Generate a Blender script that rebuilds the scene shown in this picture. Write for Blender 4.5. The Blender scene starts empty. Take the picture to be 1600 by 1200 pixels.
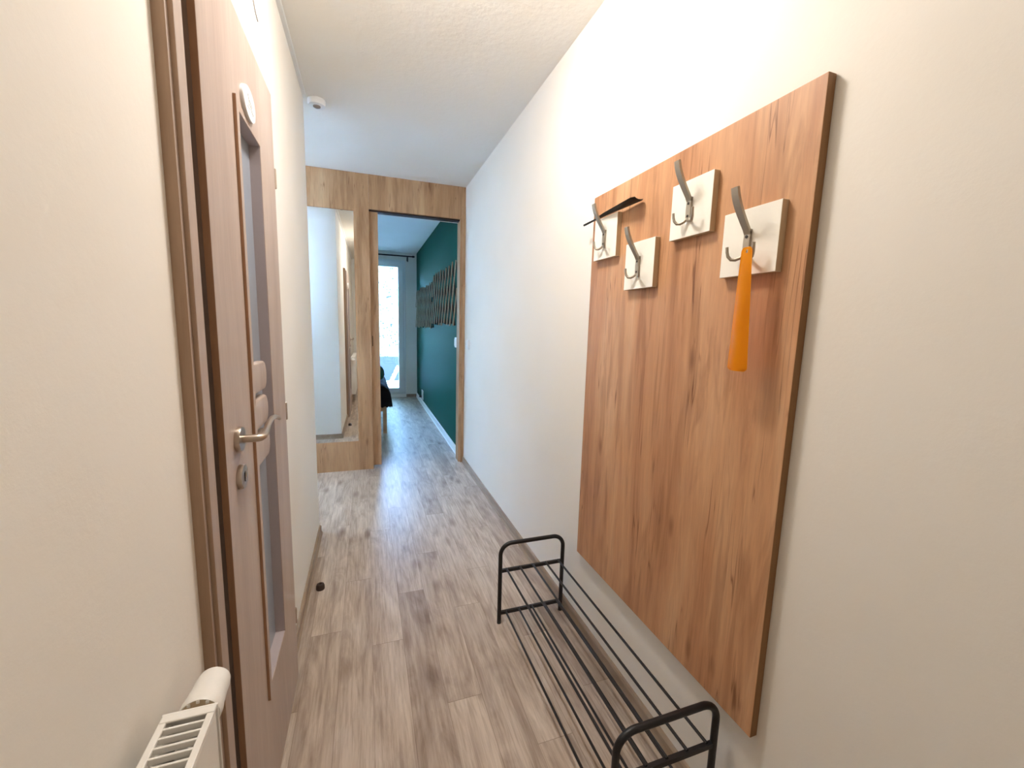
import bpy, bmesh, math, random
from mathutils import Vector, Matrix, noise
S = bpy.context.scene
C = S.collection
PI = math.pi
R = math.radians
# ------------------------------------------------------------------ camera
CH = 1.3014
yaw, pitch, roll = R(19.3463), R(7.8254), R(1.5455)
fw = Vector((math.sin(yaw)*math.cos(pitch), math.cos(yaw)*math.cos(pitch), -math.sin(pitch)))
rt = Vector((math.cos(yaw), -math.sin(yaw), 0)); up = rt.cross(fw)
rt2 = math.cos(roll)*rt + math.sin(roll)*up
up2 = -math.sin(roll)*rt + math.cos(roll)*up
cd = bpy.data.cameras.new('camera'); cam = bpy.data.objects.new('camera', cd); C.objects.link(cam)
M4 = Matrix((rt2, up2, -fw)).transposed().to_4x4(); M4.translation = Vector((0, 0, CH))
cam.matrix_world = M4
cd.sensor_fit = 'HORIZONTAL'; cd.sensor_width = 36; cd.lens = 651.563/1600*36; cd.clip_start = .02
S.camera = cam
# ------------------------------------------------------------------ world, exposure
w = bpy.data.worlds.new('world'); S.world = w; w.use_nodes = True
bg = w.node_tree.nodes['Background']; bg.inputs[0].default_value = (.26, .52, 1.0, 1); bg.inputs[1].default_value = 20.0
S.view_settings.view_transform = 'Standard'; S.view_settings.look = 'None'
S.view_settings.exposure = 2.14; S.view_settings.gamma = 1; S.view_settings.use_curve_mapping = False
LAMP = (.25, 1.26, 2.435)
LAMP_POWER = 22.0
# ------------------------------------------------------------------ key dimensions (m)
XR, XL, H, YF, YL = .8604, -.2969, 2.5093, 3.8185, 2.6873
XG, YB, YBACK = .8535, 7.605, -1.1
XP = XR-.022                       # face of the coat panel
XD, YD1, YD2 = -.2598, .9141, 1.5475
NX = -2.3                          # far left of nook and bedroom

# ------------------------------------------------------------------ materials
def nm(name):
    m = bpy.data.materials.new(name); m.use_nodes = True
    nt = m.node_tree; return m, nt, nt.nodes['Principled BSDF']
def srgb(r, g, b):
    f = lambda c: (c/255/12.92) if c/255 <= .04045 else ((c/255+.055)/1.055)**2.4
    return (f(r), f(g), f(b), 1)
def plain(name, col, rough=.5, metal=0, bump=0, bscale=100, **kw):
    m, nt, p = nm(name)
    p.inputs['Base Color'].default_value = col; p.inputs['Roughness'].default_value = rough; p.inputs['Metallic'].default_value = metal
    n = nt.nodes.new('ShaderNodeTexNoise'); n.inputs['Scale'].default_value = bscale; n.inputs['Detail'].default_value = 3
    tc = nt.nodes.new('ShaderNodeTexCoord'); nt.links.new(tc.outputs['Object'], n.inputs['Vector'])
    mx = nt.nodes.new('ShaderNodeMixRGB'); mx.blend_type = 'MULTIPLY'; mx.inputs[0].default_value = kw.get('var', .06)
    mx.inputs[1].default_value = col; nt.links.new(n.outputs['Fac'], mx.inputs[2]); nt.links.new(mx.outputs[0], p.inputs['Base Color'])
    if bump:
        b = nt.nodes.new('ShaderNodeBump'); b.inputs['Strength'].default_value = bump; b.inputs['Distance'].default_value = kw.get('dist', .002)
        nt.links.new(n.outputs['Fac'], b.inputs['Height']); nt.links.new(b.outputs[0], p.inputs['Normal'])
    return m
def ramp(nt, stops):
    r = nt.nodes.new('ShaderNodeValToRGB'); e = r.color_ramp.elements
    while len(e) < len(stops): e.new(.5)
    for q, (p, c) in zip(e, stops): q.position = p; q.color = c
    return r
def wood(name, cols, axis='Z', rough=.5, crack=.5, knots=True, sc=1.0, fine=.16, offs=(0, 0, 0)):
    """laminate with grain running along the axis"""
    m, nt, p = nm(name); L = nt.links.new
    tc = nt.nodes.new('ShaderNodeTexCoord')
    def mapped(cross, along, off=(0, 0, 0)):
        mp = nt.nodes.new('ShaderNodeMapping'); s = [cross*sc]*3; s['XYZ'.index(axis)] = along*sc
        mp.inputs['Scale'].default_value = s; mp.inputs['Location'].default_value = [a+b for a, b in zip(off, offs)]
        L(tc.outputs['Object'], mp.inputs[0]); return mp
    def nz(mp, detail=4, dist=0, rgh=.55):
        n = nt.nodes.new('ShaderNodeTexNoise'); n.inputs['Scale'].default_value = 1; n.inputs['Detail'].default_value = detail
        n.inputs['Distortion'].default_value = dist; n.inputs['Roughness'].default_value = rgh; L(mp.outputs[0], n.inputs['Vector']); return n
    a = nz(mapped(6, .8), 6, .7)
    r1 = ramp(nt, [(.30, cols[0]), (.44, cols[1]), (.56, cols[2]), (.72, cols[3])]); L(a.outputs['Fac'], r1.inputs[0])
    b = nz(mapped(130, 9, (3, 1, 7)), 4, .6)
    r2 = ramp(nt, [(.25, (1-fine, 1-fine, 1-fine, 1)), (.65, (1, 1, 1, 1))]); L(b.outputs['Fac'], r2.inputs[0])
    m1 = nt.nodes.new('ShaderNodeMixRGB'); m1.blend_type = 'MULTIPLY'; m1.inputs[0].default_value = 1
    L(r1.outputs[0], m1.inputs[1]); L(r2.outputs[0], m1.inputs[2]); last = m1
    b2 = nz(mapped(22, 1.8, (9, 4, 2)), 6, 1.0)
    r2b = ramp(nt, [(.38, (.74, .69, .64, 1)), (.50, (1, 1, 1, 1))]); L(b2.outputs['Fac'], r2b.inputs[0])
    m1b = nt.nodes.new('ShaderNodeMixRGB'); m1b.blend_type = 'MULTIPLY'; m1b.inputs[0].default_value = crack*.85
    L(last.outputs[0], m1b.inputs[1]); L(r2b.outputs[0], m1b.inputs[2]); last = m1b
    if crack:
        c = nz(mapped(34, 1.3, (5, 5, 5)), 2, .3)
        r3 = ramp(nt, [(.484, (1, 1, 1, 1)), (.5, (.42, .32, .25, 1)), (.516, (1, 1, 1, 1))]); L(c.outputs['Fac'], r3.inputs[0])
        g = nz(mapped(11, 3.0, (1, 8, 2)), 3)
        r4 = ramp(nt, [(.52, (0, 0, 0, 1)), (.60, (crack, crack, crack, 1))]); L(g.outputs['Fac'], r4.inputs[0])
        m2 = nt.nodes.new('ShaderNodeMixRGB'); m2.blend_type = 'MULTIPLY'
        L(r4.outputs[0], m2.inputs[0]); L(last.outputs[0], m2.inputs[1]); L(r3.outputs[0], m2.inputs[2]); last = m2
    if knots:
        v = nt.nodes.new('ShaderNodeTexVoronoi'); v.inputs['Scale'].default_value = 1; L(mapped(7, 2.4, (.3, .6, .2)).outputs[0], v.inputs['Vector'])
        r5 = ramp(nt, [(.0, (.38, .30, .25, 1)), (.045, (.62, .54, .48, 1)), (.11, (1, 1, 1, 1))]); L(v.outputs['Distance'], r5.inputs[0])
        m3 = nt.nodes.new('ShaderNodeMixRGB'); m3.blend_type = 'MULTIPLY'; m3.inputs[0].default_value = .8
        L(last.outputs[0], m3.inputs[1]); L(r5.outputs[0], m3.inputs[2]); last = m3
    L(last.outputs[0], p.inputs['Base Color']); p.inputs['Roughness'].default_value = rough
    bp = nt.nodes.new('ShaderNodeBump'); bp.inputs['Strength'].default_value = .12; bp.inputs['Distance'].default_value = .001
    L(b.outputs['Fac'], bp.inputs['Height']); L(bp.outputs[0], p.inputs['Normal'])
    return m
def wallmat(name, col, bump, scale, rough=.85):
    m, nt, p = nm(name); L = nt.links.new
    tc = nt.nodes.new('ShaderNodeTexCoord')
    n = nt.nodes.new('ShaderNodeTexNoise'); n.inputs['Scale'].default_value = scale; n.inputs['Detail'].default_value = 4; n.inputs['Roughness'].default_value = .6
    L(tc.outputs['Object'], n.inputs['Vector'])
    n2 = nt.nodes.new('ShaderNodeTexNoise'); n2.inputs['Scale'].default_value = 1.7; L(tc.outputs['Object'], n2.inputs['Vector'])
    r = ramp(nt, [(.3, (col[0]*.97, col[1]*.96, col[2]*.94, 1)), (.7, col)]); L(n2.outputs['Fac'], r.inputs[0]); L(r.outputs[0], p.inputs['Base Color'])
    p.inputs['Roughness'].default_value = rough
    b = nt.nodes.new('ShaderNodeBump'); b.inputs['Strength'].default_value = bump; b.inputs['Distance'].default_value = .004
    L(n.outputs['Fac'], b.inputs['Height']); L(b.outputs[0], p.inputs['Normal'])
    return m
M = {}
M['wall'] = wallmat('wall_paint', srgb(241, 236, 227), .10, 70)
M['ceiling'] = wallmat('ceiling_plaster', srgb(243, 239, 231), .55, 34)
M['ceiling_bed'] = M['ceiling']
M['green'] = wallmat('green_paint', srgb(3, 88, 72), .08, 60, rough=.6)
oak = [srgb(172, 119, 80), srgb(194, 140, 98), srgb(208, 157, 114), srgb(218, 173, 132)]
M['green'].node_tree.nodes['Principled BSDF'].inputs['Specular IOR Level'].default_value = .06
M['oak'] = wood('oak_laminate', oak, 'Z', .5, .95, True)
oakw = [srgb(160, 120, 84), srgb(182, 142, 104), srgb(194, 155, 116), srgb(206, 170, 132)]
M['oak_far'] = wood('pale_oak_laminate', oakw, 'Z', .6, .8, True, offs=(4, 0, 3))
M['oak_far'].node_tree.nodes['Principled BSDF'].inputs['Specular IOR Level'].default_value = .25
M['oak_edge'] = wood('oak_edge_band', [srgb(120, 84, 48), srgb(136, 96, 56), srgb(146, 104, 62), srgb(156, 114, 72)], 'Z', .55, 0, False)
doorc = [srgb(174, 153, 140), srgb(184, 164, 151), srgb(191, 172, 159), srgb(198, 181, 168)]
M['door'] = wood('grey_oak_door_laminate', doorc, 'Z', .45, 0, False, fine=.12)
M['door_edge'] = wood('edge_band_and_bead_shade', [srgb(158, 116, 84), srgb(166, 124, 92), srgb(172, 130, 97), srgb(178, 137, 103)], 'Z', .5, 0, False, fine=.15)  # brown edge band; also paints the shade on the bead's side
M['casing'] = wood('casing_shade_and_threshold', [srgb(164, 134, 108), srgb(174, 144, 118), srgb(182, 152, 126), srgb(190, 162, 136)], 'Z', .5, 0, False, fine=.12)  # darker than the door laminate: shade of the casing sides; also the threshold
M['skirt'] = wood('skirting_laminate', [srgb(150, 130, 110), srgb(166, 146, 125), srgb(178, 158, 137), srgb(190, 172, 150)], 'Y', .5, .5, False)
M['bedwood'] = wood('bed_oak', oakw, 'X', .5, .4, False)
M['rebate'] = plain('pale_mauve_rebate', srgb(186, 174, 174), .45)
M['white'] = plain('white_enamel', srgb(240, 236, 228), .35)
M['whiteplastic'] = plain('white_plastic', srgb(238, 238, 235), .4)
M['plate'] = plain('cream_laminate', srgb(248, 243, 230), .45, var=.03)
M['plate_edge'] = plain('cream_edge_band', srgb(206, 184, 150), .5)
M['nickel'] = plain('brushed_nickel', srgb(176, 166, 150), .46, .7, .1, 400)
M['handle'] = plain('satin_handle_metal', srgb(190, 176, 162), .30, .95)
M['screw'] = plain('dark_screw', srgb(70, 66, 62), .5, .6)
M['black'] = plain('black_powder_coat', srgb(13, 11, 15), .42, .0, .15, 900)
M['blackplastic'] = plain('black_plastic', srgb(14, 8, 6), .45)
M['rubber'] = plain('brown_rubber', srgb(62, 48, 42), .6)
M['gap'] = plain('dark_seal', srgb(38, 20, 14), .8)
M['orange'], nt, p = nm('orange_translucent_plastic')
p.inputs['Base Color'].default_value = (1.0, .44, .003, 1); p.inputs['Roughness'].default_value = .35
t_ = nt.nodes.new('ShaderNodeBsdfTranslucent'); t_.inputs[0].default_value = (1.0, .48, .004, 1); x_ = nt.nodes.new('ShaderNodeMixShader'); x_.inputs[0].default_value = .22
o_ = [n for n in nt.nodes if n.type == 'OUTPUT_MATERIAL'][0]
nt.links.new(p.outputs[0], x_.inputs[1]); nt.links.new(t_.outputs[0], x_.inputs[2]); nt.links.new(x_.outputs[0], o_.inputs[0])
M['mirror'], nt, p = nm('mirror_glass'); p.inputs['Metallic'].default_value = 1; p.inputs['Roughness'].default_value = .0; p.inputs['Base Color'].default_value = (.90, .93, .93, 1)
M['frost'], nt, p = nm('frosted_glass'); p.inputs['Base Color'].default_value = srgb(158, 166, 178); p.inputs['Roughness'].default_value = .28; p.inputs['Transmission Weight'].default_value = .12
M['glass'], nt, p = nm('clear_glass')
for n in list(nt.nodes):
    if n.type == 'BSDF_PRINCIPLED': nt.nodes.remove(n)
o_ = [n for n in nt.nodes if n.type == 'OUTPUT_MATERIAL'][0]
t_ = nt.nodes.new('ShaderNodeBsdfTransparent'); g_ = nt.nodes.new('ShaderNodeBsdfGlossy'); g_.inputs['Roughness'].default_value = .02
f_ = nt.nodes.new('ShaderNodeFresnel'); f_.inputs[0].default_value = 1.45; x_ = nt.nodes.new('ShaderNodeMixShader')
nt.links.new(f_.outputs[0], x_.inputs[0]); nt.links.new(t_.outputs[0], x_.inputs[1]); nt.links.new(g_.outputs[0], x_.inputs[2]); nt.links.new(x_.outputs[0], o_.inputs[0])
M['cloth'] = plain('dark_green_cloth', srgb(18, 40, 36), .8, 0, .5, 60, var=.5, dist=.01)
M['clothblack'] = plain('black_cloth', srgb(12, 12, 20), .85, 0, .4, 60, var=.4, dist=.01)
M['cushion'] = plain('green_cushion_cloth', srgb(62, 110, 96), .8, 0, .5, 40, var=.6, dist=.01)
M['stick'] = plain('willow_bark', srgb(222, 204, 172), .8, 0, .3, 120, var=.7)
M['stick_shade'] = plain('willow_gap_shade', srgb(58, 48, 34), .85, 0, .3, 120, var=.7)  # darkened back layer, paints the deep shade between the sticks
M['lamp'], nt, p = nm('lamp_opal_glass')
p.inputs['Base Color'].default_value = (.9, .9, .88, 1); p.inputs['Emission Color'].default_value = (1.0, .945, .895, 1)
p.inputs['Emission Strength'].default_value = LAMP_POWER
M['nook_fill'], nt, p = nm('nook_fill_glow')
p.inputs['Base Color'].default_value = (.9, .9, .88, 1); p.inputs['Emission Color'].default_value = (1.0, .96, .91, 1); p.inputs['Emission Strength'].default_value = 10.0  # glow of the added fill lamp out of view in the nook
# outdoor facade: roughcast
M['facade'], nt, p = nm('roughcast_render'); L = nt.links.new
tc = nt.nodes.new('ShaderNodeTexCoord')
v = nt.nodes.new('ShaderNodeTexVoronoi'); v.inputs['Scale'].default_value = 13; L(tc.outputs['Object'], v.inputs['Vector'])
n = nt.nodes.new('ShaderNodeTexNoise'); n.inputs['Scale'].default_value = 9; n.inputs['Detail'].default_value = 4; L(tc.outputs['Object'], n.inputs['Vector'])
mt = nt.nodes.new('ShaderNodeMath'); mt.operation = 'MULTIPLY'; L(v.outputs['Distance'], mt.inputs[0]); L(n.outputs['Fac'], mt.inputs[1])
r = ramp(nt, [(.06, srgb(8, 9, 8)), (.11, srgb(22, 24, 20)), (.14, srgb(104, 104, 84))]); L(mt.outputs[0], r.inputs[0]); L(r.outputs[0], p.inputs['Base Color']); p.inputs['Roughness'].default_value = .9
M['plinth'] = plain('blue_plinth_paint', srgb(30, 30, 32), .8, 0, .2, 8, var=.35)
M['terrace'] = plain('pale_terrace_stone', srgb(158, 160, 160), .8, var=.1)
# floor: printed planks; each plank is a face, 'tone' is its shade, UV is metres inside the plank
M['floor'], nt, p = nm('vinyl_plank_floor'); L = nt.links.new
tc = nt.nodes.new('ShaderNodeTexCoord'); at = nt.nodes.new('ShaderNodeAttribute'); at.attribute_name = 'tone'
uv = nt.nodes.new('ShaderNodeUVMap'); uv.uv_map = 'plank'
def fm(cross, along, shift):
    mp = nt.nodes.new('ShaderNodeMapping'); mp.inputs['Scale'].default_value = (cross, along, 1)
    L(tc.outputs['Object'], mp.inputs[0])
    cb = nt.nodes.new('ShaderNodeVectorMath'); cb.operation = 'ADD'; L(mp.outputs[0], cb.inputs[0])
    ml = nt.nodes.new('ShaderNodeVectorMath'); ml.operation = 'SCALE'; ml.inputs['Scale'].default_value = shift; L(at.outputs['Vector'], ml.inputs[0]); L(ml.outputs[0], cb.inputs[1])
    return cb
def fn(src, detail, dist):
    n = nt.nodes.new('ShaderNodeTexNoise'); n.inputs['Scale'].default_value = 1; n.inputs['Detail'].default_value = detail; n.inputs['Distortion'].default_value = dist; n.inputs['Roughness'].default_value = .6
    L(src.outputs[0], n.inputs['Vector']); return n
fa = fn(fm(14, 2.6, 37), 8, 1.1)
ra = ramp(nt, [(.30, srgb(166, 147, 130)), (.43, srgb(190, 172, 154)), (.55, srgb(206, 189, 171)), (.70, srgb(222, 207, 190))]); L(fa.outputs['Fac'], ra.inputs[0])
fb = fn(fm(110, 6, 11), 4, .5)
rb = ramp(nt, [(.34, (.76, .73, .71, 1)), (.58, (1, 1, 1, 1))]); L(fb.outputs['Fac'], rb.inputs[0])
x1 = nt.nodes.new('ShaderNodeMixRGB'); x1.blend_type = 'MULTIPLY'; x1.inputs[0].default_value = 1; L(ra.outputs[0], x1.inputs[1]); L(rb.outputs[0], x1.inputs[2])
# knots
vk = nt.nodes.new('ShaderNodeTexVoronoi'); vk.inputs['Scale'].default_value = 1; L(fm(8, 3.2, 19).outputs[0], vk.inputs['Vector'])
rk = ramp(nt, [(0, (.40, .34, .30, 1)), (.08, (.60, .54, .50, 1)), (.26, (1, 1, 1, 1))]); L(vk.outputs['Distance'], rk.inputs[0])
x2 = nt.nodes.new('ShaderNodeMixRGB'); x2.blend_type = 'MULTIPLY'; x2.inputs[0].default_value = .85; L(x1.outputs[0], x2.inputs[1]); L(rk.outputs[0], x2.inputs[2])
rtn = ramp(nt, [(0, (.70, .66, .64, 1)), (.5, (.93, .92, .915, 1)), (1, (1.0, 1.0, 1.0, 1))]); L(at.outputs['Fac'], rtn.inputs[0])
x3 = nt.nodes.new('ShaderNodeMixRGB'); x3.blend_type = 'MULTIPLY'; x3.inputs[0].default_value = 1; L(x2.outputs[0], x3.inputs[1]); L(rtn.outputs[0], x3.inputs[2])
# seams
sp = nt.nodes.new('ShaderNodeSeparateXYZ'); L(uv.outputs[0], sp.inputs[0])
def edge(out, size, wd):
    a = nt.nodes.new('ShaderNodeMath'); a.operation = 'LESS_THAN'; a.inputs[1].default_value = wd; L(out, a.inputs[0]); return a
e1 = edge(sp.outputs[0], 0, .0016); e2 = edge(sp.outputs[1], 0, .0022)
mxx = nt.nodes.new('ShaderNodeMath'); mxx.operation = 'MAXIMUM'; L(e1.outputs[0], mxx.inputs[0]); L(e2.outputs[0], mxx.inputs[1])
ms = nt.nodes.new('ShaderNodeMath'); ms.operation = 'MULTIPLY'; ms.inputs[1].default_value = .55; L(mxx.outputs[0], ms.inputs[0])
x4 = nt.nodes.new('ShaderNodeMixRGB'); x4.inputs[2].default_value = srgb(112, 92, 76); L(ms.outputs[0], x4.inputs[0]); L(x3.outputs[0], x4.inputs[1])
L(x4.outputs[0], p.inputs['Base Color'])
p.inputs['Roughness'].default_value = .38; p.inputs['Specular IOR Level'].default_value = .36
bp = nt.nodes.new('ShaderNodeBump'); bp.inputs['Strength'].default_value = .15; bp.inputs['Distance'].default_value = .001; L(fb.outputs['Fac'], bp.inputs['Height']); L(bp.outputs[0], p.inputs['Normal'])

# ------------------------------------------------------------------ geometry helpers (world coordinates; obj() re-bases on the parent)
def box(bm, x0, x1, y0, y1, z0, z1, bev=0, seg=2):
    r = bmesh.ops.create_cube(bm, size=1); vs = r['verts']
    for v in vs: v.co = Vector(((x0+x1)/2+v.co.x*(x1-x0), (y0+y1)/2+v.co.y*(y1-y0), (z0+z1)/2+v.co.z*(z1-z0)))
    if bev:
        es = {e for v in vs for e in v.link_edges}
        bmesh.ops.bevel(bm, geom=list(es), offset=bev, segments=seg, profile=.5, affect='EDGES')
def tube(bm, pts, r, seg=12, cap=True, closed=False, flat=None):
    """sweep; r = radius or list; flat=(a,b, ref) elliptical section with b along ref"""
    pts = [Vector(p) for p in pts]; n = len(pts); rings = []; prev = None
    for i, p in enumerate(pts):
        a = pts[i-1] if i or closed else pts[i]; b = pts[(i+1) % n] if i < n-1 or closed else pts[i]
        t = (b-a).normalized()
        if prev is None:
            ref = Vector(flat[2]) if flat else (Vector((0, 0, 1)) if abs(t.z) < .9 else Vector((1, 0, 0)))
        else: ref = prev
        nrm = (ref-t*ref.dot(t)).normalized(); prev = nrm; bn = t.cross(nrm)
        rr = r[i] if isinstance(r, (list, tuple)) else r
        ra_, rb_ = (rr*flat[0], rr*flat[1]) if flat else (rr, rr)
        rings.append([bm.verts.new(p+nrm*rb_*math.sin(2*PI*k/seg)+bn*ra_*math.cos(2*PI*k/seg)) for k in range(seg)])
    for i in range(n-(0 if closed else 1)):
        A, B = rings[i], rings[(i+1) % n]
        for k in range(seg): bm.faces.new((A[k], A[(k+1) % seg], B[(k+1) % seg], B[k]))
    if cap and not closed:
        bm.faces.new(rings[0][::-1]); bm.faces.new(rings[-1])
def strip(bm, pts, wdir, wid, thick):
    """rectangular flat bar swept along pts, width along wdir"""
    pts = [Vector(p) for p in pts]; wd = Vector(wdir).normalized(); rings = []
    for i, p in enumerate(pts):
        a = pts[max(i-1, 0)]; b = pts[min(i+1, len(pts)-1)]; t = (b-a).normalized(); nn = t.cross(wd).normalized()
        W = wid[i] if isinstance(wid, (list, tuple)) else wid; T = thick[i] if isinstance(thick, (list, tuple)) else thick
        rings.append([bm.verts.new(p+wd*W/2*s+nn*T/2*q) for s, q in ((-1, -1), (1, -1), (1, 1), (-1, 1))])
    for A, B in zip(rings, rings[1:]):
        for k in range(4): bm.faces.new((A[k], A[(k+1) % 4], B[(k+1) % 4], B[k]))
    bm.faces.new(rings[0][::-1]); bm.faces.new(rings[-1])
def lathe(bm, prof, origin, axis, seg=32):
    """prof = [(radius, height)], revolved about axis at origin"""
    ax = Vector(axis).normalized(); ref = Vector((0, 0, 1)) if abs(ax.z) < .9 else Vector((1, 0, 0))
    u = (ref-ax*ref.dot(ax)).normalized(); v = ax.cross(u); o = Vector(origin); rings = []
    for r_, h_ in prof:
        if r_ < 1e-6: rings.append([bm.verts.new(o+ax*h_)])
        else: rings.append([bm.verts.new(o+ax*h_+u*r_*math.cos(2*PI*k/seg)+v*r_*math.sin(2*PI*k/seg)) for k in range(seg)])
    for A, B in zip(rings, rings[1:]):
        for k in range(seg):
            k2 = (k+1) % seg
            if len(A) == 1 and len(B) == 1: continue
            if len(A) == 1: bm.faces.new((A[0], B[k2], B[k]))
            elif len(B) == 1: bm.faces.new((A[k], A[k2], B[0]))
            else: bm.faces.new((A[k], A[k2], B[k2], B[k]))
def prism(bm, outline, d):
    """closed outline of 3-D points extruded by vector d"""
    a = [bm.verts.new(Vector(p)) for p in outline]; b = [bm.verts.new(Vector(p)+Vector(d)) for p in outline]; n = len(a)
    bm.faces.new(a); bm.faces.new(b[::-1])
    for k in range(n): bm.faces.new((a[k], b[k], b[(k+1) % n], a[(k+1) % n]))
def wloc(o):
    v = Vector((0, 0, 0))
    while o: v += o.location; o = o.parent
    return v
def obj(name, bm, mats, parent=None, smooth=False, at=None):
    """link bm (world coordinates) as one mesh object"""
    bmesh.ops.recalc_face_normals(bm, faces=bm.faces)
    base = wloc(parent) if parent else Vector((0, 0, 0))
    loc = Vector(at)-base if at is not None else Vector((0, 0, 0))
    bmesh.ops.translate(bm, verts=bm.verts, vec=-(base+loc))
    me = bpy.data.meshes.new(name); bm.to_mesh(me); bm.free()
    for m in (mats if isinstance(mats, (list, tuple)) else [mats]): me.materials.append(M[m])
    if smooth:
        for p_ in me.polygons: p_.use_smooth = True
        try: me.set_sharp_from_angle(angle=R(35))
        except Exception: pass
    o = bpy.data.objects.new(name, me); C.objects.link(o); o.location = loc; o.parent = parent
    return o
def B(*a, **k):
    bm = bmesh.new(); box(bm, *a, **k); return bm
def thing(name, label, cat, loc, group=None):
    o = bpy.data.objects.new(name, None); C.objects.link(o); o.location = loc; o.empty_display_size = .05
    o['label'] = label; o['category'] = cat
    if group: o['group'] = group
    return o
def tag(o, label, cat, group=None):
    o['label'] = label; o['category'] = cat
    if group: o['group'] = group
    return o
def struct(o, label=None):
    o['kind'] = 'structure'
    if label: o['label'] = label
    return o
def sroot(name, loc, label=None):
    o = bpy.data.objects.new(name, None); C.objects.link(o); o.location = loc; struct(o, label); return o

# ------------------------------------------------------------------ room shell
PW, PL = .1215, .995
joints = {-3: .4, -2: .755, -1: .115, 0: .63, 1: .94, 2: .28, 3: .765, 4: .05, 5: .5, 6: .2}
bm = bmesh.new(); tl = bm.faces.layers.float.new('tone'); ul = bm.loops.layers.uv.new('plank'); rnd = random.Random(11)
fx0, fx1, fy0, fy1 = NX-.05, XR+.05, YBACK-.05, YB+.12
tones = {(1, 1): .12, (-2, 1): .30, (0, 1): .55, (-1, 1): .75, (2, 0): .6, (3, 1): .35, (1, 2): .85, (2, 2): .45, (0, 2): .62, (-1, 2): .5, (2, 1): .9, (4, 1): .72, (0, 0): 1, (1, 0): .9, (-1, 0): .85, (-2, 0): .8, (3, 0): .7}
k = math.floor(fx0/PW)
while k*PW < fx1:
    j = joints.get(k, rnd.random()*PL); i = math.floor((fy0-j)/PL)
    while j+i*PL < fy1:
        x0, x1 = max(k*PW, fx0), min((k+1)*PW, fx1); y0, y1 = max(j+i*PL, fy0), min(j+(i+1)*PL, fy1)
        if y1-y0 > 1e-4 and x1-x0 > 1e-4:
            f = bm.faces.new([bm.verts.new(c) for c in ((x0, y0, 0), (x1, y0, 0), (x1, y1, 0), (x0, y1, 0))])
            t = tones.get((k, i+1), None); f[tl] = t if t is not None else rnd.choice((.15, .3, .45, .55, .65, .75, .85, 1.0))
            for lp in f.loops: lp[ul].uv = (lp.vert.co.x-k*PW, lp.vert.co.y-(j+i*PL))
        i += 1
    k += 1
r_ = bmesh.ops.create_cube(bm, size=1)       # slab below the printed layer
for v in r_['verts']: v.co = Vector(((fx0+fx1)/2+v.co.x*(fx1-fx0), (fy0+fy1)/2+v.co.y*(fy1-fy0), -.04+v.co.z*.07))
struct(obj('floor', bm, 'floor'), 'grey-beige oak plank floor running down the hallway')
struct(obj('ceiling', B(NX-.1, XR+.1, YBACK-.1, YF+.12, H, H+.12), 'ceiling'), 'textured off-white plaster ceiling')
struct(obj('ceiling_bedroom', B(-1.35, XR+.1, YF+.12, YB+.14, H, H+.12), 'ceiling'))
struct(obj('wall_right', B(XR, XR+.12, YBACK-.1, YF+.02, 0, H), 'wall'), 'cream wall behind the coat panel')
# left wall with the door opening
bm = bmesh.new()
box(bm, XL-.1, XL, YBACK-.1, .905, 0, H); box(bm, XL-.1, XL, 1.56, YL, 0, H); box(bm, XL-.1, XL, .905, 1.56, 1.99, H)
struct(obj('wall_left', bm, 'wall'), 'cream wall with the glazed wooden door')
struct(obj('wall_nook', B(NX, XL-.1, YL-.1, YL, 0, H), 'wall'))
struct(obj('wall_back', B(XL-.1, XR+.1, YBACK-.1, YBACK, 0, H), 'wall'))
# closed room behind the glazed door
bm = bmesh.new(); box(bm, -1.3, -1.25, .5, 2.2, 0, H); box(bm, -1.3, XL-.1, .45, .5, 0, H); box(bm, -1.3, XL-.1, 2.2, 2.25, 0, H)
struct(obj('wall_bathroom', bm, 'wall'))
# nook end wall
bm = bmesh.new(); a, b_ = YL-.1, YF+.2
box(bm, NX-.1, NX, a, b_-.08, 0, H)
struct(obj('wall_nook_end', bm, 'wall'))
PTW = .12
def window_frame(name, root, x0, x1, y0, y1, z0, z1, wd, axis):
    bm = bmesh.new()
    if axis == 'X':
        box(bm, x0, x1, y0, y0+wd, z0, z1, .004); box(bm, x0, x1, y1-wd, y1, z0, z1, .004); box(bm, x0, x1, y0+wd, y1-wd, z0, z0+wd, .004); box(bm, x0, x1, y0+wd, y1-wd, z1-wd, z1, .004)
    else:
        box(bm, x0, x0+wd, y0, y1, z0, z1, .004); box(bm, x1-wd, x1, y0, y1, z0, z1, .004); box(bm, x0+wd, x1-wd, y0, y1, z0, z0+wd, .004); box(bm, x0+wd, x1-wd, y0, y1, z1-wd, z1, .004)
    return obj(name, bm, 'whiteplastic', root)
# partition at the far end, with an unseen window added to daylight the nook
W2 = (-2.25, -1.38, 1.25, 2.42)
bm = bmesh.new(); box(bm, W2[1], -1.25, YF, YF+PTW, 0, H); box(bm, NX, W2[0], YF, YF+PTW, 0, H); box(bm, W2[0], W2[1], YF, YF+PTW, 0, W2[2]); box(bm, W2[0], W2[1], YF, YF+PTW, W2[3], H)
struct(obj('wall_partition', bm, 'wall'))
PT = PTW
wr = sroot('window_2', ((W2[0]+W2[1])/2, YF+.05, W2[2]), 'unseen nook window added for daylight')
window_frame('window_frame', wr, W2[0], W2[1], YF+.03, YF+.09, W2[2], W2[3], .05, 'Y')
obj('pane', B(W2[0]+.045, W2[1]-.045, YF+.055, YF+.06, W2[2]+.045, W2[3]-.045), 'glass', wr)
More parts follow.
